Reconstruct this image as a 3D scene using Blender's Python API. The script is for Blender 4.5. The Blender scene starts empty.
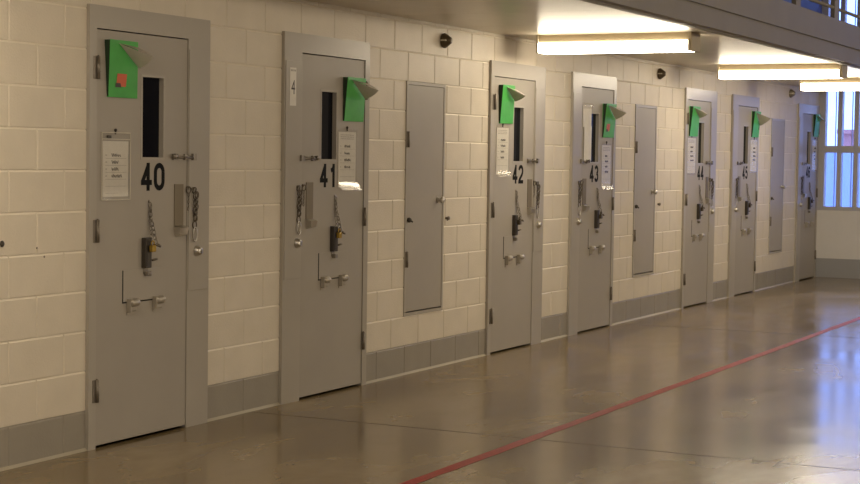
import bpy, bmesh, math, random
from mathutils import Vector, Matrix

random.seed(7)
S = bpy.context.scene
COL = S.collection
R = math.radians

# ------------------------------------------------------------------ camera
cam_data = bpy.data.cameras.new('camera')
cam = bpy.data.objects.new('camera', cam_data)
COL.objects.link(cam)
_r = Vector((0.44980376, -0.89301072, 0.01443689))
_u = Vector((0.03919524, 0.03588608, 0.99858696))
_f = Vector((0.89226695, 0.44860231, -0.05114347))
m = Matrix((_r, _u, -_f)).transposed().to_4x4()
m.translation = Vector((-6.512, -5.300, 1.512))
cam.matrix_world = m
cam_data.sensor_fit = 'HORIZONTAL'
cam_data.sensor_width = 36.0
cam_data.lens = 1659.7 / 860.0 * 36.0
cam_data.clip_start = 0.1
cam_data.clip_end = 300
S.camera = cam

# ------------------------------------------------------------------ view
vs = S.view_settings
vs.view_transform = 'Standard'
vs.look = 'None'
vs.gamma = 1.0
vs.use_curve_mapping = False
vs.exposure = 0.0

# ------------------------------------------------------------------ sky
W = bpy.data.worlds.new('world')
S.world = W
W.use_nodes = True
bg = W.node_tree.nodes['Background']
bg.inputs[0].default_value = (0.38, 0.50, 1.0, 1)
bg.inputs[1].default_value = 4.2

# ------------------------------------------------------------------ unseen fill lamps, added to even out the dayroom light
FILL_COL = (1.0, 0.85, 0.64)
def area(name, loc, sx, sy, energy, col, direction=(0, 0, -1)):
    l = bpy.data.lights.new(name, 'AREA')
    l.shape = 'RECTANGLE'; l.size = sx; l.size_y = sy
    l.energy = energy; l.color = col
    o = bpy.data.objects.new(name, l)
    o.location = loc
    o.rotation_euler = Vector(direction).to_track_quat('-Z', 'Y').to_euler()
    COL.objects.link(o)
    return o
DAYROOM = 12
for lx in (-7.5, -3.0, 1.5, 6.0, 10.5):  # overhead row, out of view, added only for its light
    area('dayroom_fill', (lx, -6.2, 5.45), 1.2, 1.2, DAYROOM, FILL_COL)
# low row across the dayroom, added out of view to light the wall evenly
ACROSS = 84
for lx in (-7.0, -2.4, 2.2, 6.8, 11.4):
    area('across_fill', (lx, -10.3, 2.55), 3.0, 0.5, ACROSS, FILL_COL, (0, 1, -0.06))
TIER_EMIT = 21

# ------------------------------------------------------------------ materials
MATS = {}
def mat(name, col, rough=0.5, metal=0.0, spec=0.5, noise=0.0, nscale=8.0, bump=0.0, bscale=60.0, rvar=0.0, emit=None):
    mt = bpy.data.materials.new(name)
    mt.use_nodes = True
    nt = mt.node_tree
    b = nt.nodes['Principled BSDF']
    b.inputs['Base Color'].default_value = (*col, 1)
    b.inputs['Roughness'].default_value = rough
    b.inputs['Metallic'].default_value = metal
    b.inputs['Specular IOR Level'].default_value = spec
    if noise or bump or rvar:
        g = nt.nodes.new('ShaderNodeNewGeometry')
    if noise or rvar:
        n = nt.nodes.new('ShaderNodeTexNoise')
        n.inputs['Scale'].default_value = nscale
        n.inputs['Detail'].default_value = 5
        nt.links.new(g.outputs['Position'], n.inputs['Vector'])
        if noise:
            mp = nt.nodes.new('ShaderNodeMapRange')
            mp.inputs['From Min'].default_value = 0.3
            mp.inputs['From Max'].default_value = 0.7
            mp.inputs['To Min'].default_value = 1 - noise
            mp.inputs['To Max'].default_value = 1 + noise
            nt.links.new(n.outputs['Fac'], mp.inputs['Value'])
            mx = nt.nodes.new('ShaderNodeVectorMath'); mx.operation = 'SCALE'
            mx.inputs[0].default_value = col
            nt.links.new(mp.outputs[0], mx.inputs['Scale'])
            nt.links.new(mx.outputs[0], b.inputs['Base Color'])
        if rvar:
            mr = nt.nodes.new('ShaderNodeMapRange')
            mr.inputs['From Min'].default_value = 0.3
            mr.inputs['From Max'].default_value = 0.7
            mr.inputs['To Min'].default_value = max(0.02, rough - rvar)
            mr.inputs['To Max'].default_value = rough + rvar
            nt.links.new(n.outputs['Fac'], mr.inputs['Value'])
            nt.links.new(mr.outputs[0], b.inputs['Roughness'])
    if bump:
        n2 = nt.nodes.new('ShaderNodeTexNoise')
        n2.inputs['Scale'].default_value = bscale
        n2.inputs['Detail'].default_value = 4
        nt.links.new(g.outputs['Position'], n2.inputs['Vector'])
        bp = nt.nodes.new('ShaderNodeBump')
        bp.inputs['Strength'].default_value = bump
        bp.inputs['Distance'].default_value = 0.004
        nt.links.new(n2.outputs['Fac'], bp.inputs['Height'])
        nt.links.new(bp.outputs[0], b.inputs['Normal'])
    if emit:
        b.inputs['Emission Color'].default_value = (*emit[0], 1)
        b.inputs['Emission Strength'].default_value = emit[1]
    MATS[name] = mt
    return mt

mat('cream_block', (0.68, 0.61, 0.50), 0.5, noise=0.04, nscale=5, bump=0.5, bscale=90)
mat('joint_highlight', (0.80, 0.73, 0.61), 0.5)  # light along the block joints, put into a paler cream
mat('cream_caulk', (0.62, 0.57, 0.47), 0.5)
mat('floor_caulk', (0.40, 0.36, 0.28), 0.5)
mat('grey_base', (0.312, 0.282, 0.235), 0.45, noise=0.05, nscale=6, bump=0.3, bscale=90)
mat('grey_paint', (0.375, 0.340, 0.292), 0.48, noise=0.03, nscale=3, bump=0.06, bscale=40)
mat('grey_frame', (0.395, 0.360, 0.310), 0.33, noise=0.03, nscale=3, bump=0.06, bscale=40)
mat('far_wall', (0.76, 0.74, 0.72), 0.6, noise=0.03, nscale=3)
mat('far_base', (0.36, 0.36, 0.37), 0.5)
mat('window_paint', (0.50, 0.49, 0.52), 0.45)
mat('ceiling_paint', (0.56, 0.49, 0.38), 0.30, noise=0.05, nscale=4)
mat('fascia_paint', (0.22, 0.20, 0.175), 0.5, noise=0.05, nscale=3)
mat('upper_paint', (0.09, 0.12, 0.30), 0.6, noise=0.05, nscale=3)
mat('room_paint', (0.55, 0.50, 0.42), 0.7)
mat('dark_void', (0.006, 0.006, 0.006), 0.9)
mat('hinge_steel', (0.22, 0.19, 0.155), 0.4, metal=0.6)
mat('steel', (0.30, 0.27, 0.23), 0.32, metal=0.8)
mat('bright_steel', (0.60, 0.57, 0.52), 0.28, metal=0.9)
mat('worn_steel', (0.42, 0.38, 0.32), 0.42, metal=0.45)
mat('dark_steel', (0.07, 0.06, 0.05), 0.4, metal=0.5)
mat('brass', (0.42, 0.28, 0.06), 0.35, metal=0.8)
mat('chain_steel', (0.16, 0.135, 0.105), 0.35, metal=0.8)
mat('dull_bronze', (0.10, 0.075, 0.045), 0.4, metal=0.5)
mat('black_paint', (0.010, 0.010, 0.011), 0.7, spec=0.1)
mat('plate_steel', (0.21, 0.175, 0.125), 0.5, metal=0.4)
mat('green_card', (0.060, 0.40, 0.065), 0.45, noise=0.08, nscale=14)
mat('green_card_shaded', (0.012, 0.035, 0.012), 0.6)  # shaded copy of the green card, the shade put into the colour
mat('orange_sticker', (0.62, 0.12, 0.05), 0.5)
mat('grey_sheet', (0.50, 0.46, 0.41), 0.5, noise=0.06, nscale=20)
mat('white_paper', (0.76, 0.73, 0.67), 0.55, noise=0.04, nscale=30)
mat('ink', (0.07, 0.06, 0.06), 0.6)
mat('faint_ink', (0.34, 0.31, 0.28), 0.6)
mat('red_line', (0.34, 0.020, 0.014), 0.5, noise=0.15, nscale=25)
mat('lamp_housing', (0.36, 0.30, 0.20), 0.6)
mat('end_cap_paint', (0.46, 0.40, 0.30), 0.5)
mat('diffuser', (0.9, 0.88, 0.8), 0.4, emit=((1.0, 0.87, 0.66), TIER_EMIT))
mat('snow', (0.75, 0.78, 0.82), 0.8)
mat('outside_wall', (0.38, 0.44, 0.62), 0.8)
mat('outside_brick', (0.55, 0.24, 0.20), 0.8)

# dark cell glass seen from the lit side
g = mat('cell_glass', (0.006, 0.007, 0.012), 0.06, spec=0.12)

# sleeve plastic: thin clear sheet
def clear_sheet(name, tint, mixf, rough):
    mt = bpy.data.materials.new(name); mt.use_nodes = True
    nt = mt.node_tree; nt.nodes.clear()
    out = nt.nodes.new('ShaderNodeOutputMaterial')
    tr = nt.nodes.new('ShaderNodeBsdfTransparent'); tr.inputs[0].default_value = (*tint, 1)
    gl = nt.nodes.new('ShaderNodeBsdfGlossy'); gl.inputs['Roughness'].default_value = rough
    mx = nt.nodes.new('ShaderNodeMixShader'); mx.inputs[0].default_value = mixf
    nt.links.new(tr.outputs[0], mx.inputs[1]); nt.links.new(gl.outputs[0], mx.inputs[2])
    nt.links.new(mx.outputs[0], out.inputs[0])
    MATS[name] = mt
clear_sheet('clear_sleeve', (0.95, 0.94, 0.92), 0.13, 0.14)
clear_sheet('window_glass', (0.80, 0.88, 1.0), 0.06, 0.05)

# polished concrete floor
def floor_material():
    mt = bpy.data.materials.new('polished_concrete'); mt.use_nodes = True
    nt = mt.node_tree; b = nt.nodes['Principled BSDF']; L = nt.links.new
    geo = nt.nodes.new('ShaderNodeNewGeometry')
    mapn = nt.nodes.new('ShaderNodeMapping'); mapn.inputs['Scale'].default_value = (0.55, 1.2, 1)
    L(geo.outputs['Position'], mapn.inputs['Vector'])
    n1 = nt.nodes.new('ShaderNodeTexNoise'); n1.inputs['Scale'].default_value = 1.3; n1.inputs['Detail'].default_value = 5; n1.inputs['Roughness'].default_value = 0.55; n1.inputs['Distortion'].default_value = 0.6
    L(mapn.outputs[0], n1.inputs['Vector'])
    n2 = nt.nodes.new('ShaderNodeTexNoise'); n2.inputs['Scale'].default_value = 7; n2.inputs['Detail'].default_value = 6
    L(mapn.outputs[0], n2.inputs['Vector'])
    mx = nt.nodes.new('ShaderNodeMix'); mx.data_type = 'FLOAT'; mx.inputs[0].default_value = 0.14
    L(n1.outputs['Fac'], mx.inputs[2]); L(n2.outputs['Fac'], mx.inputs[3])
    cr = nt.nodes.new('ShaderNodeValToRGB')
    e = cr.color_ramp.elements
    e[0].position = 0.28; e[0].color = (0.130, 0.090, 0.040, 1)
    e[1].position = 0.76; e[1].color = (0.350, 0.270, 0.155, 1)
    k = e.new(0.5); k.color = (0.225, 0.165, 0.086, 1)
    L(mx.outputs[0], cr.inputs[0]); L(cr.outputs[0], b.inputs['Base Color'])
    mr = nt.nodes.new('ShaderNodeMapRange')
    mr.inputs['From Min'].default_value = 0.35; mr.inputs['From Max'].default_value = 0.65
    mr.inputs['To Min'].default_value = 0.14; mr.inputs['To Max'].default_value = 0.23
    L(n1.outputs['Fac'], mr.inputs['Value']); L(mr.outputs[0], b.inputs['Roughness'])
    b.inputs['Specular IOR Level'].default_value = 0.5
    MATS['floor'] = mt
floor_material()

# ------------------------------------------------------------------ mesh builder
class MB:
    def __init__(s):
        s.v = []; s.f = []; s.mi = []; s.sm = []
        s.cur = 0
    def add(s, vs_, fs, smooth=False):
        o = len(s.v)
        s.v += [tuple(v) for v in vs_]
        for f in fs:
            s.f.append([i + o for i in f]); s.mi.append(s.cur); s.sm.append(smooth)
        return s
    def box(s, x0, x1, y0, y1, z0, z1, c=0.0):
        x0, x1 = min(x0, x1), max(x0, x1); y0, y1 = min(y0, y1), max(y0, y1); z0, z1 = min(z0, z1), max(z0, z1)
        if c <= 0:
            v = [(x0,y0,z0),(x1,y0,z0),(x1,y1,z0),(x0,y1,z0),(x0,y0,z1),(x1,y0,z1),(x1,y1,z1),(x0,y1,z1)]
            return s.add(v, [(0,3,2,1),(4,5,6,7),(0,1,5,4),(1,2,6,5),(2,3,7,6),(3,0,4,7)])
        bm = bmesh.new()
        bmesh.ops.create_cube(bm, size=1)
        for q in bm.verts:
            q.co = Vector(((x0+x1)/2 + q.co.x*(x1-x0), (y0+y1)/2 + q.co.y*(y1-y0), (z0+z1)/2 + q.co.z*(z1-z0)))
        c = min(c, 0.45*min(x1-x0, y1-y0, z1-z0))
        bmesh.ops.bevel(bm, geom=bm.edges[:], offset=c, segments=2, profile=0.5, affect='EDGES')
        return s.bm(bm)
    def bm(s, bm, smooth=False):
        bm.verts.index_update()
        v = [q.co[:] for q in bm.verts]; f = [[q.index for q in fc.verts] for fc in bm.faces]
        bm.free()
        return s.add(v, f, smooth)
    def lathe(s, prof, org, axis='y', n=20, smooth=True):
        # prof: (radius, distance along axis); axis 'y' runs out of the wall (towards -y)
        v = []; f = []
        for r_, t in prof:
            for i in range(n):
                a = 2*math.pi*i/n; c, d = r_*math.cos(a), r_*math.sin(a)
                if axis == 'y': v.append((org[0]+c, org[1]-t, org[2]+d))
                elif axis == 'z': v.append((org[0]+c, org[1]+d, org[2]+t))
                else: v.append((org[0]+t, org[1]+c, org[2]+d))
        m_ = len(prof)
        for j in range(m_-1):
            for i in range(n):
                k = (i+1) % n
                q = [j*n+i, j*n+k, (j+1)*n+k, (j+1)*n+i]
                f.append(q)
        f.append([i for i in range(n)][::-1]); f.append([(m_-1)*n+i for i in range(n)])
        return s.add(v, f, smooth)
    def tube(s, pts, r_, n=8, closed=False):
        pts = [Vector(p) for p in pts]; N = len(pts); v = []; f = []
        up = Vector((0.13, 0.2, 1)).normalized()
        for i, p in enumerate(pts):
            if closed: d = pts[(i+1) % N]-pts[i-1]
            else: d = pts[min(i+1, N-1)]-pts[max(i-1, 0)]
            d.normalize()
            a = d.cross(up)
            if a.length < 1e-3: a = d.cross(Vector((1, 0, 0)))
            a.normalize(); b = d.cross(a)
            for k in range(n):
                t = 2*math.pi*k/n
                v.append(p + a*(r_*math.cos(t)) + b*(r_*math.sin(t)))
        for i in range(N if closed else N-1):
            j = (i+1) % N
            for k in range(n):
                l = (k+1) % n
                f.append([i*n+k, i*n+l, j*n+l, j*n+k])
        if not closed:
            f.append(list(range(n))[::-1]); f.append([(N-1)*n+k for k in range(n)])
        return s.add(v, f, True)
    def link(s, c, d, side, L_, w, r_, n=10):
        # one oval chain link centred at c, long axis d, wide axis side
        c = Vector(c); d = Vector(d).normalized(); side = Vector(side); side = (side - d*side.dot(d)).normalized()
        pts = []
        for i in range(n):
            a = 2*math.pi*i/n
            pts.append(c + d*(L_/2*math.sin(a)) + side*(w/2*math.cos(a)))
        return s.tube(pts, r_, 6, True)
    def chain(s, pts, L_=0.03, w=0.018, r_=0.0028):
        pts = [Vector(p) for p in pts]
        seg = [(pts[i+1]-pts[i]).length for i in range(len(pts)-1)]
        tot = sum(seg); step = L_ - 2.2*r_; n = max(2, int(tot/step))
        for i in range(n):
            t = (i+0.5)/n*tot; k = 0
            while k < len(seg)-1 and t > seg[k]: t -= seg[k]; k += 1
            d = (pts[k+1]-pts[k]).normalized(); c = pts[k] + d*t
            side = Vector((1, -0.35, 0)) if i % 2 == 0 else Vector((0.35, 1, 0))
            s.link(c, d, side, L_, w, r_)
        return s
    def build(s, name, mats, parent=None, loc=(0, 0, 0)):
        me = bpy.data.meshes.new(name)
        me.from_pydata(s.v, [], s.f)
        if not isinstance(mats, (list, tuple)): mats = [mats]
        for mm in mats: me.materials.append(MATS[mm])
        me.polygons.foreach_set('material_index', s.mi)
        me.polygons.foreach_set('use_smooth', s.sm)
        bm = bmesh.new(); bm.from_mesh(me)
        bmesh.ops.recalc_face_normals(bm, faces=bm.faces[:])
        bm.to_mesh(me); bm.free()
        me.update()
        o = bpy.data.objects.new(name, me); o.location = loc
        COL.objects.link(o)
        if parent: o.parent = parent
        return o

def empty(name, loc, rz=0):
    o = bpy.data.objects.new(name, None); o.location = loc; o.rotation_euler = (0, 0, rz)
    o.empty_display_size = 0.1
    COL.objects.link(o); return o
def tag(o, label=None, cat=None, group=None, kind=None):
    if label: o['label'] = label
    if cat: o['category'] = cat
    if group: o['group'] = group
    if kind: o['kind'] = kind
    return o
def text_mesh(name, body, height, width, matn, parent, loc, weight=0.0, depth=0.0015):
    """upright lettering on the wall plane, fitted to height x width, centred on x, standing on loc.z"""
    cu = bpy.data.curves.new(name, 'FONT'); cu.body = body; cu.size = 1.0
    cu.offset = weight; cu.resolution_u = 6
    tmp = bpy.data.objects.new(name, cu); COL.objects.link(tmp)
    bpy.context.view_layer.update()
    me = bpy.data.meshes.new_from_object(tmp.evaluated_get(bpy.context.evaluated_depsgraph_get()))
    bpy.data.objects.remove(tmp); bpy.data.curves.remove(cu)
    bm = bmesh.new(); bm.from_mesh(me)
    xs = [v.co.x for v in bm.verts]; ys = [v.co.y for v in bm.verts]
    x0, x1, y0, y1 = min(xs), max(xs), min(ys), max(ys)
    for v in bm.verts:
        v.co = Vector(((v.co.x-(x0+x1)/2)/(x1-x0)*width, 0, (v.co.y-y0)/(y1-y0)*height))
    r_ = bmesh.ops.extrude_face_region(bm, geom=bm.faces[:])
    for q in r_['geom']:
        if isinstance(q, bmesh.types.BMVert): q.co.y -= depth
    bmesh.ops.recalc_face_normals(bm, faces=bm.faces[:])
    me2 = bpy.data.meshes.new(name); bm.to_mesh(me2); bm.free()
    me2.materials.clear(); me2.materials.append(MATS[matn])
    o = bpy.data.objects.new(name, me2); COL.objects.link(o)
    if parent: o.parent = parent
    o.location = loc
    return o

def arc(cx, cz, rx, rz, a0, a1, n=14):
    return [(cx+rx*math.cos(R(a0+(a1-a0)*i/n)), cz+rz*math.sin(R(a0+(a1-a0)*i/n))) for i in range(n+1)]
DW, DH, ST = 0.096, 0.148, 0.0275     # digit width, height, stroke
def _paths(c):
    h = ST/2; w, H = DW-ST, DH-ST
    P = {'0': [arc(h+w/2, h+H*0.70, w/2, H*0.30, 0, 180) + arc(h+w/2, h+H*0.30, w/2, H*0.30, 180, 360) + [(h+w, h+H*0.70)]],
         '1': [[(h+w*0.62, 0), (h+w*0.62, DH)], [(h+w*0.62, h+H*0.98), (h+w*0.45, h+H*0.82), (h+w*0.12, h+H*0.76)]],
         '2': [arc(h+w/2, h+H*0.72, w/2, H*0.28, 170, 0) + arc(h+w/2, h+H*0.72, w/2, H*0.34, 0, -45, 6) + [(h, h+H*0.06)], [(0, h), (DW, h)]],
         '3': [arc(h+w/2, h+H*0.75, w*0.46, H*0.25, 160, -90), arc(h+w/2, h+H*0.26, w/2, H*0.26, 90, -165)],
         '4': [[(h+w*0.72, 0), (h+w*0.72, DH)], [(h+w*0.70, h+H*0.97), (h*0.9, h+H*0.25)], [(0, h+H*0.25), (DW, h+H*0.25)]],
         '5': [[(h+w*0.98, h+H), (h+w*0.18, h+H), (h+w*0.08, h+H*0.50)], arc(h+w*0.48, h+H*0.31, w*0.52, H*0.31, 150, -160)],
         '6': [arc(h+w/2, h+H*0.30, w/2, H*0.30, 0, 360), [(h, h+H*0.30), (h, h+H*0.62)] + arc(h+w/2, h+H*0.70, w/2, H*0.30, 180, 20)]}
    return P[c]
def digit(name, c, parent, loc):
    """one painted bold digit; the strokes are mitred ribbons standing a hair off the door"""
    b_ = MB(); hh = ST/2
    for j, path in enumerate(_paths(c)):
        n_ = len(path); L_, R_ = [], []
        for i, (x, z) in enumerate(path):
            ax, az = path[max(i-1, 0)]; bx, bz = path[min(i+1, n_-1)]
            dx, dz = bx-ax, bz-az; l = math.hypot(dx, dz) or 1
            nx, nz = -dz/l, dx/l
            L_.append((x+nx*hh, z+nz*hh)); R_.append((x-nx*hh, z-nz*hh))
        y0 = -0.0008 - 0.00012*j
        v = [(x, 0, z) for x, z in L_] + [(x, 0, z) for x, z in R_] + [(x, y0, z) for x, z in L_] + [(x, y0, z) for x, z in R_]
        f = []
        for i in range(n_-1):
            f += [(2*n_+i, 2*n_+i+1, 3*n_+i+1, 3*n_+i), (i, i+1, 2*n_+i+1, 2*n_+i), (n_+i, 3*n_+i, 3*n_+i+1, n_+i+1)]
        b_.add(v, f)
    return b_.build(name, 'black_paint', parent, loc)

# ------------------------------------------------------------------ setting
CO = 0.2032          # block course
BL = 0.4064          # block length
XE = 15.42           # the end wall
FW = 1.06            # cell door frame width
FH = 2.235
CELLS = [            # number, left edge of the frame, hinge side (+1 left, -1 right)
    ('40', 0.17, 1), ('41', 2.015, -1), ('42', 4.990, 1), ('43', 6.65, -1), ('44', 9.73, 1), ('45', 11.39, -1), ('46', 14.29, -1)]
CHASES = [3.63, 8.27, 13.06]
CHW = 0.60
openings = [(x, x+FW, 0.0, 11*CO) for _, x, _ in CELLS] + [(x, x+CHW, 2*CO, 10*CO) for x in CHASES]

def build_block_wall():
    b = MB()
    g_ = 0.003; bv = 0.0065; dp = 0.0048
    def face(x0, x1, z0, z1, lo, hi):
        # block face with chamfered edges; lo / hi: chamfer the ends
        xa = x0 + (g_/2 if lo else 0); xb = x1 - (g_/2 if hi else 0)
        za = z0 + g_/2; zb = z1 - g_/2
        o = random.uniform(-0.0006, 0.0006)
        ia = xa + (bv if lo else 0); ib = xb - (bv if hi else 0)
        v = [(xa, dp, za), (xb, dp, za), (xb, dp, zb), (xa, dp, zb),
             (ia, o, za+0.002), (ib, o, za+0.002), (ib, o, zb-0.009), (ia, o, zb-0.009)]
        b.add(v, [(4,5,6,7), (0,1,5,4), (1,2,6,5), (3,0,4,7)])
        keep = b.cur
        if keep == 0: b.cur = 3  # upward bevel coloured paler, as if catching light
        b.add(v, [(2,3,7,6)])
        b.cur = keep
    for c in range(13):
        z0, z1 = c*CO, min((c+1)*CO, 2.47)
        if z1 - z0 < 0.02: continue
        ops = sorted((a, e) for a, e, lo, hi in openings if lo < z1-0.01 and hi > z0+0.01)
        free = []; x = -8.6
        for a, e in ops:
            free.append((x, a)); x = e
        free.append((x, XE))
        off = 0.0 if c % 2 == 0 else -BL/2
        b.cur = 1 if c == 0 else 0
        for a, e in free:
            k = math.floor((a-off)/BL)
            while True:
                s0, s1 = off + k*BL, off + (k+1)*BL
                if s0 >= e - 1e-6: break
                x0, x1 = max(s0, a), min(s1, e)
                if x1-x0 > 0.02: face(x0, x1, z0, z1, x0 == s0, x1 == s1)
                k += 1
            # mortar plane
            b.add([(a, dp, z0), (e, dp, z0), (e, dp, z1), (a, dp, z1)], [(0, 1, 2, 3)])
    b.cur = 0
    # jambs of the openings and the core behind them
    b.box(-8.6, XE+0.3, 0.10, 0.3, 0, 5.6)
    for a, e, lo, hi in openings:
        b.add([(a, dp, lo), (a, 0.1, lo), (a, 0.1, hi), (a, dp, hi)], [(0, 1, 2, 3)])
        b.add([(e, dp, lo), (e, 0.1, lo), (e, 0.1, hi), (e, dp, hi)], [(0, 1, 2, 3)])
        b.add([(a, dp, hi), (e, dp, hi), (e, 0.1, hi), (a, 0.1, hi)], [(0, 1, 2, 3)])
        b.add([(a, dp, lo), (e, dp, lo), (e, 0.1, lo), (a, 0.1, lo)], [(0, 1, 2, 3)])
    b.cur = 2
    b.box(-8.6, XE, 0.0, 0.1, 2.86, 5.6)
    o = b.build('wall_left', ['cream_block', 'grey_base', 'upper_paint', 'joint_highlight'])
    tag(o, 'cream painted concrete block wall with a grey painted bottom course', 'wall', kind='structure')
build_block_wall()

# caulk along the foot of the wall, between the door frames
b = MB(); x = -8.6
for _, fx, _ in CELLS + [(0, XE, 0)]:
    if fx > x + 0.02:
        b.add([(x, 0, 0.014), (fx, 0, 0.014), (fx, -0.016, 0.0005), (x, -0.016, 0.0005)], [(0, 1, 2, 3)])
    x = fx + FW
tag(b.build('trim_1', 'floor_caulk'), 'cream caulk line along the foot of the block wall', 'trim', kind='structure')

b = MB(); b.box(-10, XE+0.3, -11, 0.3, -0.2, 0.0)
tag(b.build('floor', 'floor'), 'polished brown concrete floor with mottled stains', 'floor', kind='structure')

# control joints sawn in the floor: narrow dark filler strips
for i, jx in enumerate((1.69, 7.95)):
    b = MB(); b.box(jx-0.004, jx+0.004, -11, -0.02, 0.0, 0.0008)
    o = b.build('floor_joint', 'dark_joint') if 'dark_joint' in MATS else None
    if o is None:
        mat('dark_joint', (0.085, 0.065, 0.045), 0.5)
        o = b.build('floor_joint', 'dark_joint')
    tag(o, ('thin sawn joint crossing the floor in front of the wall between doors 40 and 41' if i == 0 else
            'thin sawn joint crossing the floor beyond the door numbered 43'), 'floor joint', 'sawn floor joints', 'structure')

# painted red line
b = MB()
n = 140; x0, x1 = -9.0, 15.2
up = []; dn = []
for i in range(n+1):
    xx = x0 + (x1-x0)*i/n
    up.append((xx, -1.772 + random.uniform(-0.003, 0.003), 0.0012)); dn.append((xx, -1.838 + random.uniform(-0.004, 0.004), 0.0012))
b.add(up+dn, [(i, i+1, n+2+i, n+1+i) for i in range(n)])
tag(b.build('floor_line', 'red_line'), 'long red stripe painted along the concrete floor', 'floor line', kind='structure')

# ceiling under the tier: panels with narrow seams, and the walkway slab over it
b = MB()
px = 4.42 - 0.98*14
while px < XE:
    b.box(px+0.002, min(px+0.978, XE), -1.74, 0.0, 2.46, 2.49)
    px += 0.98
b.box(-9.3, XE, -1.74, 0.0, 2.475, 2.77)
tag(b.build('ceiling', 'ceiling_paint'), 'cream painted panels under the upper walkway', 'ceiling', kind='structure')
b = MB(); b.box(-10, XE+0.3, -11, 0.3, 5.6, 5.8)
tag(b.build('ceiling_upper', 'room_paint'), 'high dayroom ceiling', 'ceiling', kind='structure')

# fascia of the walkway
b = MB()
b.box(-9.3, XE, -1.795, -1.742, 2.445, 2.568)
b.box(-9.3, XE, -1.775, -1.742, 2.568, 2.590)
b.box(-9.3, XE, -1.795, -1.742, 2.590, 2.805)
b.box(-9.3, XE, -1.742, -1.69, 2.436, 2.445)
tag(b.build('trim_2', 'fascia_paint'), 'grey brown steel fascia along the edge of the upper walkway', 'fascia', kind='structure')

# end wall with the tall barred window
b = MB()
WY0, WY1, WZ0, WZ1 = 0.0, -3.32, 0.885, 5.2
b.box(XE, XE+0.3, -11, 0.1, 0.25, WZ0)
b.box(XE, XE+0.3, -11, 0.1, WZ1, 5.6)
b.box(XE, XE+0.3, -11, WY1, WZ0, WZ1)
b.box(XE, XE+0.3, 0.0, 0.1, WZ0, WZ1)
b.cur = 1
b.box(XE-0.006, XE+0.3, -11, 0.0, 0.0, 0.25)
tag(b.build('wall_end', ['far_wall', 'far_base']), 'plain white end wall with a grey painted base', 'wall', kind='structure')
b = MB()
b.box(-10, XE, -11.2, -11, 0, 5.6)
tag(b.build('wall_right', 'room_paint'), 'cream wall across the dayroom', 'wall', kind='structure')
b = MB()
b.box(-10.2, -10, -11.2, 0.3, 0, 5.6)
tag(b.build('wall_back', 'room_paint'), 'cream wall at the near end of the dayroom', 'wall', kind='structure')

win = empty('window_1', (XE, 0, WZ0))
tag(win, 'tall grey barred window filled with blue daylight at the end wall', 'window', kind='structure')
def wbox(b, y0, y1, z0, z1, x0=0.0, x1=0.12): b.box(x0, x1, y0, y1, z0-WZ0, z1-WZ0)
b = MB()
wbox(b, -0.001, -0.083, WZ0, WZ1); wbox(b, -3.26, -3.32, WZ0, WZ1)
wbox(b, -0.083, -3.26, WZ0, 0.935); wbox(b, -0.083, -3.26, 5.1, WZ1)
wbox(b, -0.083, -3.26, 1.645, 1.735); wbox(b, -0.083, -3.26, 2.55, 2.86); wbox(b, -0.083, -3.26, 4.0, 4.09)
b.build('window_frame', 'window_paint', win)
pitch = 0.217
for i in range(14):
    y = -0.083 - 0.162 - i*pitch
    for z0, z1 in ((0.935, 1.645), (1.735, 2.55), (2.86, 4.0), (4.09, 5.1)):
        b = MB(); wbox(b, y, y-0.055, z0, z1)
        # slender inner mullion of the glazing behind the bar
        wbox(b, y+0.052, y+0.044, z0, z1, 0.09, 0.12)
        wbox(b, y+0.052, y+0.012, z0, z1, 0.22, 0.28)
        b.build('window_bar', 'window_paint', win)
b = MB(); wbox(b, -0.01, -3.30, WZ0+0.01, WZ1-0.01, 0.13, 0.134)
b.build('window_glass', 'window_glass', win)

# outside: snow covered yard and far buildings
b = MB(); b.box(16, 80, -40, 25, -0.3, -0.1)
tag(b.build('ground', 'snow'), 'pale yard outside the window', 'ground', kind='structure')
b = MB(); b.box(27, 29, -1.25, 6, -0.1, 1.8); b.box(27, 29, -40, -5.5, -0.1, 3.4)
tag(b.build('yard_wall', 'outside_wall'), 'bluish wall across the yard outside the window', 'wall', kind='structure')
b = MB(); b.box(33, 37, 2.0, 3.7, -0.1, 2.2); b.box(32.9, 37.1, 1.9, 3.8, 2.2, 2.3)
tag(b.build('brick_building', 'outside_brick'), 'reddish brick building beyond the barred window', 'building', kind='structure')

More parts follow.
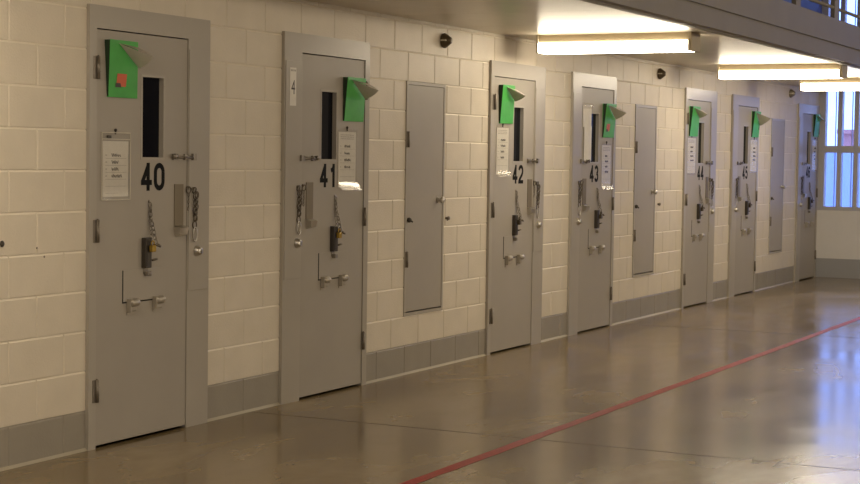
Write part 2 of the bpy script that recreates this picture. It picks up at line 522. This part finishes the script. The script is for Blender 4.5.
# ------------------------------------------------------------------ cell doors
LW = 0.79            # leaf width
LY = -0.014          # leaf face
FY = -0.020          # frame face
def cell_door(idx, num, fx, sg):
    hx = fx + 0.06 if sg > 0 else fx + FW - 0.06
    where = {'40': 'nearest the camera', '46': 'beside the barred window'}.get(num, '')
    d = empty('door_%d' % idx, (hx, 0, 0))
    tag(d, 'grey steel cell door numbered %s, hinged on its %s side' % (num, 'left' if sg > 0 else 'right'), 'door', 'grey steel cell doors along the block wall', 'structure')
    X = lambda h: sg*h
    lo, hi = fx - hx, fx + FW - hx           # frame extents, local
    # frame
    f = MB()
    leafA, leafB = (0.0, LW) if sg > 0 else (-LW, 0.0)
    y1 = 0.09
    f.box(lo, leafA-0.002, FY, y1, 0, FH); f.box(leafB+0.002, hi, FY, y1, 0, FH)
    f.box(leafA-0.002, leafB+0.002, FY, y1, 2.137, FH)
    f.box(lo, hi, FY, 0.0, FH-0.0005, FH+0.018)
    f.build('frame', 'grey_frame', d)
    v = MB(); v.box(leafA-0.003, leafB+0.003, 0.055, 0.088, 0.001, 2.136)
    v.build('cell_interior', 'dark_void', d)
    # lock pocket cover on the wide jamb
    c = MB()
    ca, cb = X(LW+0.008), X(LW+0.008+0.190)
    c.box(ca, cb, FY-0.005, FY-0.0002, 0.758, 2.08, 0.001)
    lp = c.build('lock_cover', 'grey_frame', d)
    # leaf with the vision opening
    wa, wb = (0.372, 0.585) if sg > 0 else (0.350, 0.562); wz0, wz1 = 1.475, 1.925
    l = MB(); z0, z1 = 0.016, 2.131; yb = 0.032
    for (a, e, p, q) in ((0.0035, wa, z0, z1), (wb, LW-0.001, z0, z1), (wa, wb, z0, wz0), (wa, wb, wz1, z1)):
        l.box(X(a), X(e), LY, yb, p, q)
    leaf = l.build('leaf', 'grey_paint', d)
    # vision window: glazing bead and screws and glass
    w = MB(); t = 0.014
    w.box(X(wa), X(wa+t), LY-0.002, 0.014, wz0, wz1); w.box(X(wb-t), X(wb), LY-0.002, 0.014, wz0, wz1)
    w.box(X(wa+t), X(wb-t), LY-0.002, 0.014, wz0, wz0+t); w.box(X(wa+t), X(wb-t), LY-0.002, 0.014, wz1-t, wz1)
    for k in range(4):
        zz = wz0 + 0.05 + k*0.115
        w.lathe([(0.0045, 0), (0.003, 0.002)], (X(wb-t/2), LY-0.002, zz), n=8); w.lathe([(0.0045, 0), (0.003, 0.002)], (X(wa+t/2), LY-0.002, zz), n=8)
    vw = w.build('vision_frame', 'grey_frame', leaf)
    gl = MB(); gl.box(X(wa+0.005), X(wb-0.005), 0.014, 0.020, wz0+0.005, wz1-0.005)
    gl.build('glass', 'cell_glass', vw)
    # number
    X0 = X
    X = lambda h: sg*h + 0.013
    for k, dg in enumerate(num):
        digit('door_number', dg, leaf, (X(0.468) + (-0.1055 if k == 0 else 0.0085), LY-0.0003, 1.312))
    # hinges
    for hz in (1.88, 1.055, 0.24):
        h = MB()
        h.box(X0(-0.030), X0(0.0), FY-0.004, FY+0.001, hz, hz+0.115, 0.001)
        h.lathe([(0.0095, 0), (0.0095, 0.115)], (X0(-0.002), FY-0.009, hz), 'z', 12)
        h.lathe([(0.006, 0), (0.004, 0.006)], (X0(-0.002), FY-0.009, hz+0.115), 'z', 12)
        for q in (0.037, 0.077): h.box(X0(-0.012), X0(0.008), FY-0.019, FY-0.017, hz+q, hz+q+0.002)
        h.build('hinge', 'hinge_steel', d)
    # slide bolt over the gap
    s = MB()
    zb = 1.492
    s.box(X(0.640), X(0.682), LY-0.014, LY, zb-0.016, zb+0.018, 0.002)
    s.box(X(0.745), X(0.775), LY-0.014, LY, zb-0.016, zb+0.018, 0.002)
    s.tube([(X(0.628), LY-0.018, zb), (X(0.82), LY-0.018, zb)], 0.0075, 10)
    s.lathe([(0.014, 0), (0.016, 0.006), (0.010, 0.014)], (X(0.640), LY-0.016, zb+0.004), n=12)
    s.tube([(X(0.72), LY-0.018, zb), (X(0.72), LY-0.045, zb+0.004)], 0.005, 8)
    s.box(X(0.805), X(0.835), FY-0.022, FY-0.003, zb-0.017, zb+0.020, 0.002)
    s.build('slide_bolt', 'steel', d)
    k = MB(); k.lathe([(0.010, 0), (0.010, 0.018)], (X(0.653), LY-0.010, zb+0.004), n=12); k.build('bolt_knob', 'dark_steel', d)
    # pull plate with cupped shelf at its foot
    p = MB()
    p.box(X(0.660), X(0.742), LY-0.006, LY, 1.118, 1.345, 0.0015)
    p.build('pull_plate', 'plate_steel', d)
    p = MB()
    a, e = X(0.658), X(0.745)
    a, e = min(a, e), max(a, e)
    v_ = [(a, LY, 1.118), (e, LY, 1.118), (e, LY-0.042, 1.108), (a, LY-0.042, 1.108), (a+0.012, LY, 1.058), (e-0.012, LY, 1.058), (e-0.012, LY-0.036, 1.070), (a+0.012, LY-0.036, 1.070)]
    p.add(v_, [(0,1,2,3), (4,7,6,5), (0,4,5,1), (3,2,6,7), (0,3,7,4), (1,5,6,2)])
    p.build('pull_cup', 'bright_steel', d)
    # keeper rings, lock chain on the jamb
    ch = MB()
    xh = X(0.842) - 0.018
    ch.lathe([(0.010, 0), (0.010, 0.004), (0.005, 0.006)], (xh, FY-0.003, 1.318), n=10)
    ch.link((xh, FY-0.014, 1.310), (0, -0.3, 1), (1, 0, 0), 0.034, 0.030, 0.0036)
    ch.chain([(xh, FY-0.022, 1.30), (xh+0.004, FY-0.016, 1.20), (xh+0.001, FY-0.016, 1.10)], 0.042, 0.026, 0.0038)
    ch.chain([(xh+0.014, FY-0.022, 1.30), (xh+0.012, FY-0.020, 1.22), (xh+0.003, FY-0.020, 1.14)], 0.038, 0.022, 0.0034)
    ch.build('jamb_chain', 'chain_steel', d)
    sn = MB()
    sn.link((xh+0.004, FY-0.018, 1.068), (0.05, 0, 1), (1, -0.2, 0), 0.078, 0.032, 0.0042, 12)
    sn.build('snap_hook', 'bright_steel', d)
    kk = MB()
    xk = X(0.782)
    kk.lathe([(0.009, 0), (0.009, 0.006)], (xk, LY, 1.325), n=10)
    kk.link((xk, LY-0.012, 1.312), (0, -0.2, 1), (1, -0.3, 0), 0.036, 0.032, 0.004)
    kk.chain([(xk, LY-0.012, 1.295), (xk+0.002, LY-0.008, 1.20)], 0.022, 0.010, 0.0018)
    kk.build('keeper_ring', 'chain_steel', d)
    # lock cylinder
    q = MB(); q.lathe([(0.030, 0), (0.030, 0.006), (0.024, 0.022), (0.021, 0.030), (0.010, 0.032)], (X(0.862), FY-0.003, 0.975), n=20)
    cyl = q.build('lock_cylinder', 'bright_steel', d)
    q = MB(); q.box(X(0.860), X(0.864), FY-0.0362, FY-0.034, 0.962, 0.988); q.build('keyhole', 'dark_steel', cyl)
    # food slot lock: a dark box with a brass padlock and chain
    q = MB()
    q.box(X(0.405)-0.034, X(0.405)+0.018, LY-0.030, LY, 0.905, 1.065, 0.003)
    q.box(X(0.405)-0.026, X(0.405)+0.010, LY-0.034, LY-0.029, 0.915, 0.99, 0.001)
    lb = q.build('lock_box', 'dark_steel', d)
    q = MB()
    pxl = X(0.405)-0.016
    q.box(pxl, pxl+0.034, LY-0.060, LY-0.036, 0.990, 1.026, 0.004)
    q.tube([(pxl+0.005, LY-0.048, 1.024), (pxl+0.005, LY-0.048, 1.040), (pxl+0.010, LY-0.048, 1.048), (pxl+0.024, LY-0.048, 1.048), (pxl+0.029, LY-0.048, 1.040), (pxl+0.029, LY-0.048, 1.024)], 0.0038, 8)
    q.build('padlock', 'brass' if num in ('40', '41') else 'dull_bronze', lb)
    q = MB()
    q.tube([(X(0.405)+0.030, LY-0.030, 1.030), (X(0.405)+0.045, LY-0.052, 1.024), (X(0.405)+0.058, LY-0.056, 1.018)], 0.008, 8)
    q.tube([(X(0.405)+0.02, LY-0.03, 0.945), (X(0.405)+0.05, LY-0.04, 0.950)], 0.006, 8)
    q.build('lock_pin', 'chain_steel', lb)
    q = MB()
    xc = X(0.41)+0.016
    q.lathe([(0.008, 0), (0.008, 0.005)], (xc+0.008, LY, 1.255), n=10)
    q.chain([(xc+0.008, LY-0.008, 1.25), (xc+0.012, LY-0.012, 1.16), (xc+0.014, LY-0.030, 1.10), (xc+0.014, LY-0.046, 1.03)], 0.030, 0.020, 0.0032)
    q.chain([(xc+0.008, LY-0.008, 1.25), (xc+0.004, LY-0.010, 1.16), (xc+0.004, LY-0.02, 1.06)], 0.024, 0.014, 0.002)
    q.build('lock_chain', 'steel', d)
    q = MB()
    q.box(X(0.405)-0.022, X(0.405)+0.018, LY-0.006, LY, 0.872, 0.905)
    q.box(X(0.405)-0.016, X(0.405)+0.016, LY-0.032, LY-0.004, 0.862, 0.888, 0.004)
    q.build('slot_latch', 'steel', d)
    # food slot flap with two hasps
    q = MB()
    a, e = X(0.215), X(0.575)
    q.box(a, e, LY-0.0032, LY, 0.735, 0.900, 0.001)
    sl = q.build('food_slot_flap', 'grey_paint', d)
    q = MB()
    ml, mr = min(a, e), max(a, e)
    q.box(ml-0.007, ml, LY-0.0010, LY, 0.728, 0.900); q.box(ml-0.007, mr, LY-0.0010, LY, 0.728, 0.735)
    q.build('flap_gap', 'dark_void', sl)
    for hh in ((0.275, 0.500) if sg > 0 else (0.295, 0.520)):
        q = MB()
        q.box(X(hh)-0.030, X(hh)+0.026, LY-0.006, LY-0.0005, 0.665, 0.700, 0.001)
        q.box(X(hh)-0.032, X(hh)-0.024, LY-0.030, LY-0.002, 0.680, 0.750, 0.001)
        q.lathe([(0.017, -0.034), (0.022, -0.022), (0.022, 0.022), (0.016, 0.034)], (X(hh)+0.004, LY-0.024, 0.730), 'x', 12)
        q.box(X(hh)-0.024, X(hh)+0.026, LY-0.026, LY-0.004, 0.684, 0.730, 0.006)
        q.build('hasp', 'worn_steel', sl)
    return d, hx

DOORS = {}
for i, (num, fx, sg) in enumerate(CELLS):
    DOORS[num] = cell_door(i+1, num, fx, sg)

# small paper strip with a 4 on the frame of door 41
st = MB(); st.box(-0.036, 0.036, -0.0012, 0, -0.115, 0.115)
tag_strip = st.build('paper_strip', 'white_paper', loc=(2.105, FY-0.0056, 1.925))
tag(tag_strip, 'narrow white strip marked 4 on the frame of door 41', 'sign')
text_mesh('printed_digit', '4', 0.085, 0.042, 'ink', tag_strip, (0.0, -0.0013, -0.045), weight=0.0, depth=0.0006)
q = MB()
for k in range(4): q.box(-0.028+k*0.016, -0.019+k*0.016, -0.0018, -0.0012, 0.092, 0.104)
q.build('printed_marks', 'faint_ink', tag_strip)

# ------------------------------------------------------------------ green folders with curled sheets, and posted papers
# door, left x, right x, bottom z, top z, sticker, tilt (m), sheet size factor, sheet lean
FOLD = [('40', 0.315, 0.555, 1.795, 2.085, True, 0.022, 1.0, 0.0),
        ('41', 2.735, 2.985, 1.735, 2.015, False, 0.004, 1.0, 0.0),
        ('42', 5.150, 5.390, 1.780, 2.075, False, 0.012, 0.9, 0.0),
        ('43', 7.375, 7.640, 1.710, 2.010, True, -0.01, 1.0, 0.0),
        ('44', 9.850, 10.11, 1.765, 2.070, False, -0.02, 0.85, 0.0),
        ('45', 12.15, 12.42, 1.795, 2.090, False, -0.01, 1.2, 0.0),
        ('46', 15.04, 15.30, 1.850, 2.140, False, -0.01, 0.55, 0.0)]
for num, a, e, z0, z1, stick, tilt, ss, _ in FOLD:
    w = e-a; h = z1-z0; tt = 0.036
    f = empty('green_folder', (a, LY, z0))
    tag(f, 'green card folder stuck high on cell door %s' % num + (', orange sticker' if stick else ''), 'folder', 'green folders on the cell doors')
    q = MB()
    # back card and front card standing off at the top
    q.box(0.004, w-0.004, -0.003, -0.0005, 0.004, h)
    for k in range(2):
        pass
    v_ = [(0+tilt*0, -0.010, 0), (w+tilt*0, -0.010, 0), (w-tilt*1.0, -tt+0.006, h), (-tilt*1.0, -tt, h)]
    off = [(x, y-0.0022, z) for x, y, z in v_]
    q.add(v_+off, [(0,1,2,3), (7,6,5,4), (0,4,5,1), (1,5,6,2), (2,6,7,3), (3,7,4,0)])
    # spine of the pocket along the foot and the far side
    q.box(0.0, w, -0.012, -0.001, -0.001, 0.004)
    q.add([(w, -0.012, 0), (w, -0.001, 0), (w-tilt, -0.001, h), (w-tilt, -tt+0.004, h)], [(0, 1, 2, 3)])
    q.build('pocket', 'green_card', f)
    # folded edge at the near side, its shade painted as dark green
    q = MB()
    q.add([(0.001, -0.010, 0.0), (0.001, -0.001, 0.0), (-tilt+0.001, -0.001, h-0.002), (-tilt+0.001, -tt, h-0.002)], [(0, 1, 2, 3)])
    q.build('gusset', 'green_card_shaded', f)
    if stick:
        q = MB(); yy = -0.010-0.0022-(tt-0.010)*0.25
        q.add([(0.055, yy-0.0022+0.003, 0.055), (0.135, yy-0.0022+0.003, 0.055), (0.135, yy-0.0085+0.002, 0.120), (0.055, yy-0.0085+0.002, 0.120)], [(0, 1, 2, 3)])
        q.build('orange_sticker', 'orange_sticker', f)
        q = MB()
        q.add([(0.045, yy-0.0012, 0.050), (0.095, yy-0.0012, 0.050), (0.085, yy-0.003, 0.072), (0.045, yy-0.003, 0.072)], [(0, 1, 2, 3)])
        q.build('sticker_print', 'ink', f)
    # curled grey sheet: a folded cone whose tip leaves the wall
    s_ = MB()
    A = Vector((0.045, -tt-0.004, h-0.015)); B = Vector((w-0.010, -0.030, h-0.135*ss)); T = Vector((w-0.035, -tt-0.105*ss, h-0.078))
    Cc = Vector((w-0.060, -0.034, h-0.025))
    n = 8; pts = []
    def sheet(P0, P1, P2, bulge):
        vv = []; ff = []
        for i in range(n+1):
            for j in range(n+1-i):
                u_, v2 = i/n, j/n; w_ = 1-u_-v2
                p = P0*w_ + P1*u_ + P2*v2
                p = p + Vector(bulge)*(4*u_*v2+2*w_*v2)
                vv.append(p)
        idx = {}; c_ = 0
        for i in range(n+1):
            for j in range(n+1-i): idx[i, j] = c_; c_ += 1
        for i in range(n):
            for j in range(n-i):
                ff.append((idx[i, j], idx[i+1, j], idx[i, j+1]))
                if j < n-i-1: ff.append((idx[i+1, j], idx[i+1, j+1], idx[i, j+1]))
        return vv, ff
    s_.add(*sheet(A, B, T, (0, -0.006, -0.006)), smooth=True)
    s_.add(*sheet(A, Cc, T, (0, -0.004, 0.006)), smooth=True)
    o = s_.build('curled_sheet', 'grey_sheet', loc=(a, LY, z0))
    tag(o, 'grey sheet curling out of the green folder on the door numbered %s' % num, 'paper', 'curled sheets in the green folders')

def scribble(parent, x0, x1, z, h, rng, matn='ink'):
    q = MB(); x = x0; up_ = True; pts = []
    while x < x1:
        pts.append((x, -0.0026, z + (h if up_ else 0) * rng.uniform(0.6, 1.0)))
        x += rng.uniform(0.004, 0.009); up_ = not up_
    if len(pts) > 1:
        q.tube(pts, 0.0016, 4)
    q.build('handwriting', matn, parent)

# door, left, right, bottom, top of the sheet, glare fold, sleeve overhang, description
PAPERS = [('40', 0.282, 0.494, 1.285, 1.570, 'a clear sleeve clipped under the folder'),
          ('41', 2.680, 2.905, 1.310, 1.665, 'a clear sleeve beside the painted number'),
          ('42', 5.110, 5.335, 1.385, 1.745, 'a crumpled clear sleeve under the folder'),
          ('43', 7.375, 7.600, 1.265, 1.640, 'a long clear sleeve with a shiny foot'),
          ('44', 9.820, 10.08, 1.385, 1.745, 'a plain sheet under the green folder'),
          ('45', 12.13, 12.42, 1.400, 1.760, 'a pale sheet under the green folder'),
          ('46', 15.02, 15.28, 1.415, 1.800, 'a pale sheet in bluish light')]
for num, a, e, z0, z1, desc in PAPERS:
    rng = random.Random(int(num)); w = e-a; h = z1-z0
    t = empty('notice_sheet', (a, LY-0.001, z0))
    tag(t, 'white handwritten notice on cell door %s, %s' % (num, desc), 'notice', 'handwritten notices on the cell doors')
    q = MB(); q.box(0, w, -0.0018, -0.0003, 0, h); q.build('sheet', 'white_paper', t)
    for k in range(4):
        zz = h*(0.72-0.125*k)
        scribble(t, w*0.34, w*(0.60+0.2*rng.random()), zz, 0.018, rng)
        q = MB(); q.box(w*0.10, w*0.16, -0.0024, -0.0018, zz+0.006, zz+0.010); q.build('bullet_mark', 'faint_ink', t)
    q = MB()
    for k in range(6): q.box(w*0.10, w*(0.92 if k != 5 else 0.6), -0.0022, -0.0018, h*(0.70-0.125*k)-0.004, h*(0.70-0.125*k)-0.0025)
    if num != '40':
        for k in range(3):
            x = w*0.12
            while x < w*0.85:
                l_ = rng.uniform(0.01, 0.03); q.box(x, min(x+l_, w*0.88), -0.0022, -0.0018, h*(0.95-0.035*k)-0.004, h*(0.95-0.035*k)); x += l_+0.006
    q.build('ruled_lines', 'faint_ink', t)
    # clear sleeve
    q = MB(); ox = 0.014; top = h + (0.045 if num == '40' else 0.016)
    nx, nz = 6, 16; vv = []
    for i in range(nz+1):
        zz = -0.018 + (top+0.018)*i/nz
        for j in range(nx+1):
            xx = -ox + (w+2*ox)*j/nx
            curl = (0.034 if num == '41' else 0.022)*max(0, 1-(zz+0.018)/0.085)**1.6 if num in ('41', '42', '43') else 0.003*max(0, 1-(zz+0.018)/0.05)
            vv.append((xx, -0.0045 - curl - rng.uniform(0, 0.0008), zz))
    q.add(vv, [(i*(nx+1)+j, i*(nx+1)+j+1, (i+1)*(nx+1)+j+1, (i+1)*(nx+1)+j) for i in range(nz) for j in range(nx)], True)
    q.build('clear_sleeve', 'clear_sleeve', t)
    if num == '40':
        q = MB()
        for (p0, p1, r0, r1) in ((-ox, w+ox, top-0.004, top), (-ox, w+ox, h+0.008, h+0.012), (-ox, -ox+0.004, -0.018, top), (w+ox-0.004, w+ox, -0.018, top), (-ox, w+ox, -0.018, -0.013)):
            q.box(p0, p1, -0.0065, -0.0048, r0, r1)
        q.build('sleeve_rim', 'cream_caulk', t)
    q = MB(); q.lathe([(0.007, 0), (0.0085, 0.006), (0.005, 0.010)], (w*0.48, -0.0002, top+0.012), n=10); q.box(w*0.48-0.003, w*0.48+0.003, -0.006, -0.0002, top-0.01, top+0.012)
    q.build('clip', 'dark_steel', t)
    if num == '40':
        q = MB(); q.box(w*0.12, w*0.28, -0.012, -0.005, top-0.03, top-0.016, 0.003); q.build('binder_clip', 'dark_steel', t)

# extra strip hanging on the latch side of door 43
t = empty('hanging_sheet', (6.90, LY-0.001, 1.50))
tag(t, 'pale plastic strip hanging down beside the window of door 43', 'notice')
q = MB(); q.box(0.0, 0.20, -0.003, -0.001, 0.29, 0.48); q.box(0.03, 0.20, -0.006, -0.004, 0.0, 0.30); q.build('sheet', 'white_paper', t)
q = MB()
vv = []
for i in range(7):
    a_ = math.pi*i/6; 
    for xx in (-0.01, 0.21): vv.append((xx, -0.006-0.014*math.sin(a_), 0.45+0.05*i/6))
q.add(vv, [(2*i, 2*i+1, 2*i+3, 2*i+2) for i in range(6)], True); q.build('glossy_fold', 'clear_sleeve', t)

# ------------------------------------------------------------------ narrow service doors
def chase_door(idx, fx, lab):
    d = empty('door_%d' % idx, (fx, 0, 2*CO))
    tag(d, lab, 'door', 'narrow grey service doors in the block wall', 'structure')
    H = 8*CO; t = 0.022
    f = MB()
    for (a, e, p, q_) in ((0, t, 0, H), (CHW-t, CHW, 0, H), (t, CHW-t, 0, t), (t, CHW-t, H-t, H)):
        f.box(a, e, -0.008, 0.09, p, q_)
    f.build('frame', 'grey_frame', d)
    l = MB(); l.box(t+0.003, CHW-t-0.003, -0.005, 0.03, t+0.010, H-t-0.003)
    l.build('leaf', 'grey_paint', d)
    v = MB(); v.box(t, CHW-t, 0.05, 0.09, t, H-t); v.build('door_recess', 'dark_void', d)
    for hz in (1.17, 0.34):
        h = MB(); h.box(0.002, 0.026, -0.013, -0.007, hz, hz+0.11, 0.001)
        h.lathe([(0.009, 0), (0.009, 0.11)], (0.022, -0.015, hz), 'z', 12); h.build('hinge', 'hinge_steel', d)
    k = MB(); k.lathe([(0.024, 0), (0.014, 0.010), (0.013, 0.022), (0.025, 0.032), (0.024, 0.048), (0.010, 0.054)], (CHW-0.100, -0.005, 0.80), n=16)
    k.build('knob', 'bright_steel', d)
    k = MB(); k.lathe([(0.016, 0), (0.018, 0.012), (0.010, 0.026)], (0.045, -0.005, 0.668), n=14)
    k.tube([(0.045, -0.022, 0.668), (0.060, -0.034, 0.655)], 0.007, 8)
    k.build('latch_button', 'dark_steel', d)
chase_door(8, CHASES[0], 'narrow grey service door in the wall between cell doors 41 and 42')
chase_door(9, CHASES[1], 'narrow grey service door in the wall between cell doors 43 and 44')
chase_door(10, CHASES[2], 'narrow grey service door in the wall between cell doors 45 and 46')

# ------------------------------------------------------------------ wall fittings
def wall_fixture(x, z, lab, finish='dull_bronze'):
    t = empty('wall_sensor', (x, 0, z))
    tag(t, lab, 'wall sensor', 'cone fittings high on the block wall')
    q = MB(); q.lathe([(0.040, 0.0), (0.052, 0.004), (0.054, 0.018), (0.040, 0.040), (0.026, 0.058), (0.022, 0.066), (0.008, 0.069)], (0, 0, 0), n=24)
    q.build('cone', finish, t)
    q = MB(); q.box(-0.056, 0.056, -0.046, -0.004, -0.0045, 0.0045, 0.001); q.build('slot_bar', 'cream_caulk', t)
wall_fixture(4.19, 2.345, 'bronze cone fitting high on the wall between doors 41 and 42')
wall_fixture(8.92, 2.35, 'bronze cone fitting high on the wall above the service door past door 43')
wall_fixture(13.88, 2.36, 'steel cone fitting high on the wall near door 46', 'steel')

def peg(x, z, lab):
    q = MB(); q.lathe([(0.010, 0), (0.009, 0.012), (0.014, 0.018), (0.013, 0.028), (0.004, 0.030)], (0, 0, 0), n=14)
    q.tube([(0.0, -0.014, 0.0), (-0.012, -0.018, -0.016)], 0.005, 6)
    o = q.build('wall_peg', 'hinge_steel', loc=(x, 0, z)); tag(o, lab, 'wall peg', 'small pegs beside the service doors')
peg(4.28, 1.072, 'small brown peg on the wall to the right of the service door past door 41')
peg(8.97, 1.085, 'small brown peg on the wall to the right of the service door past door 43')
q = MB(); q.lathe([(0.012, 0), (0.016, 0.004), (0.010, 0.010), (0.004, 0.011)], (0, 0, 0), n=14)
tag(q.build('wall_plug', 'dark_steel', loc=(-0.455, 0, 1.075)), 'round dark plug on the block wall left of door 40', 'wall plug')
q = MB(); q.lathe([(0.005, 0), (0.006, 0.002), (0.003, 0.004)], (0, 0, 0), n=10); o1 = q.build('screw', 'hinge_steel', loc=(-0.205, 0, 1.045))
tag(o1, 'tiny screw head in the wall near door 40, the upper of two', 'screw')
q = MB(); q.lathe([(0.005, 0), (0.006, 0.002), (0.003, 0.004)], (0, 0, 0), n=10); o1 = q.build('screw', 'hinge_steel', loc=(-0.150, 0, 1.000))
tag(o1, 'tiny screw head in the wall near door 40, the lower of two', 'screw')

# ------------------------------------------------------------------ fluorescent lights under the tier
def tier_light(x, y0, y1, lab):
    t = empty('ceiling_light', (x, (y0+y1)/2, 2.46))
    tag(t, lab, 'ceiling light', 'fluorescent lights under the upper walkway')
    h = abs(y1-y0)/2
    q = MB(); q.box(-0.085, 0.085, -h, h, -0.061, -0.0005, 0.003); q.build('housing', 'lamp_housing', t)
    # rounded diffuser
    prof = [(-0.095, -0.062), (-0.100, -0.078), (-0.098, -0.115), (-0.085, -0.137), (0.085, -0.137), (0.098, -0.115), (0.100, -0.078), (0.095, -0.062)]
    q = MB(); n = len(prof); v_ = [(a, -h+0.03, z) for a, z in prof] + [(a, h-0.005, z) for a, z in prof]
    q.add(v_, [(i, (i+1) % n, n+(i+1) % n, n+i) for i in range(n)] + [tuple(range(n)), tuple(range(n, 2*n))[::-1]])
    q.build('diffuser', 'diffuser', t)
    for s0, s1 in ((-h-0.004, -h+0.028), (h-0.004, h+0.012)):
        q = MB(); q.box(-0.106, 0.106, s0, s1, -0.138, -0.001, 0.003); q.build('end_cap', 'end_cap_paint', t)
tier_light(5.40, -0.262, -1.490, 'lit fluorescent ceiling light above doors 42 and 43, the nearest of the row')
tier_light(9.50, -0.45, -1.66, 'lit fluorescent ceiling light near door 44, middle of the row')
tier_light(12.2, -0.58, -1.74, 'lit fluorescent ceiling light in front of the barred window, farthest of the row')

for lx in (-1.5, -5.6):
    tier_light(lx, -0.35, -1.55, 'lit fluorescent ceiling light under the walkway before door 40, ' + ('the closer of two' if lx > -3 else 'the farther of two'))

# ------------------------------------------------------------------ railing on the upper walkway
t = empty('railing', (7.2, -1.77, 2.805))
tag(t, 'steel railing with square posts along the upper walkway', 'railing')
for i in range(-1, 6):
    q = MB(); q.box(i*1.36-0.075, i*1.36+0.075, -0.02, 0.02, 0, 1.05, 0.003); q.build('post', 'fascia_paint', t)
for zz in (0.10, 0.42, 0.74, 1.05):
    q = MB(); q.tube([(-2, 0, zz), (8.1, 0, zz)], 0.016, 10); q.build('rail', 'fascia_paint', t)
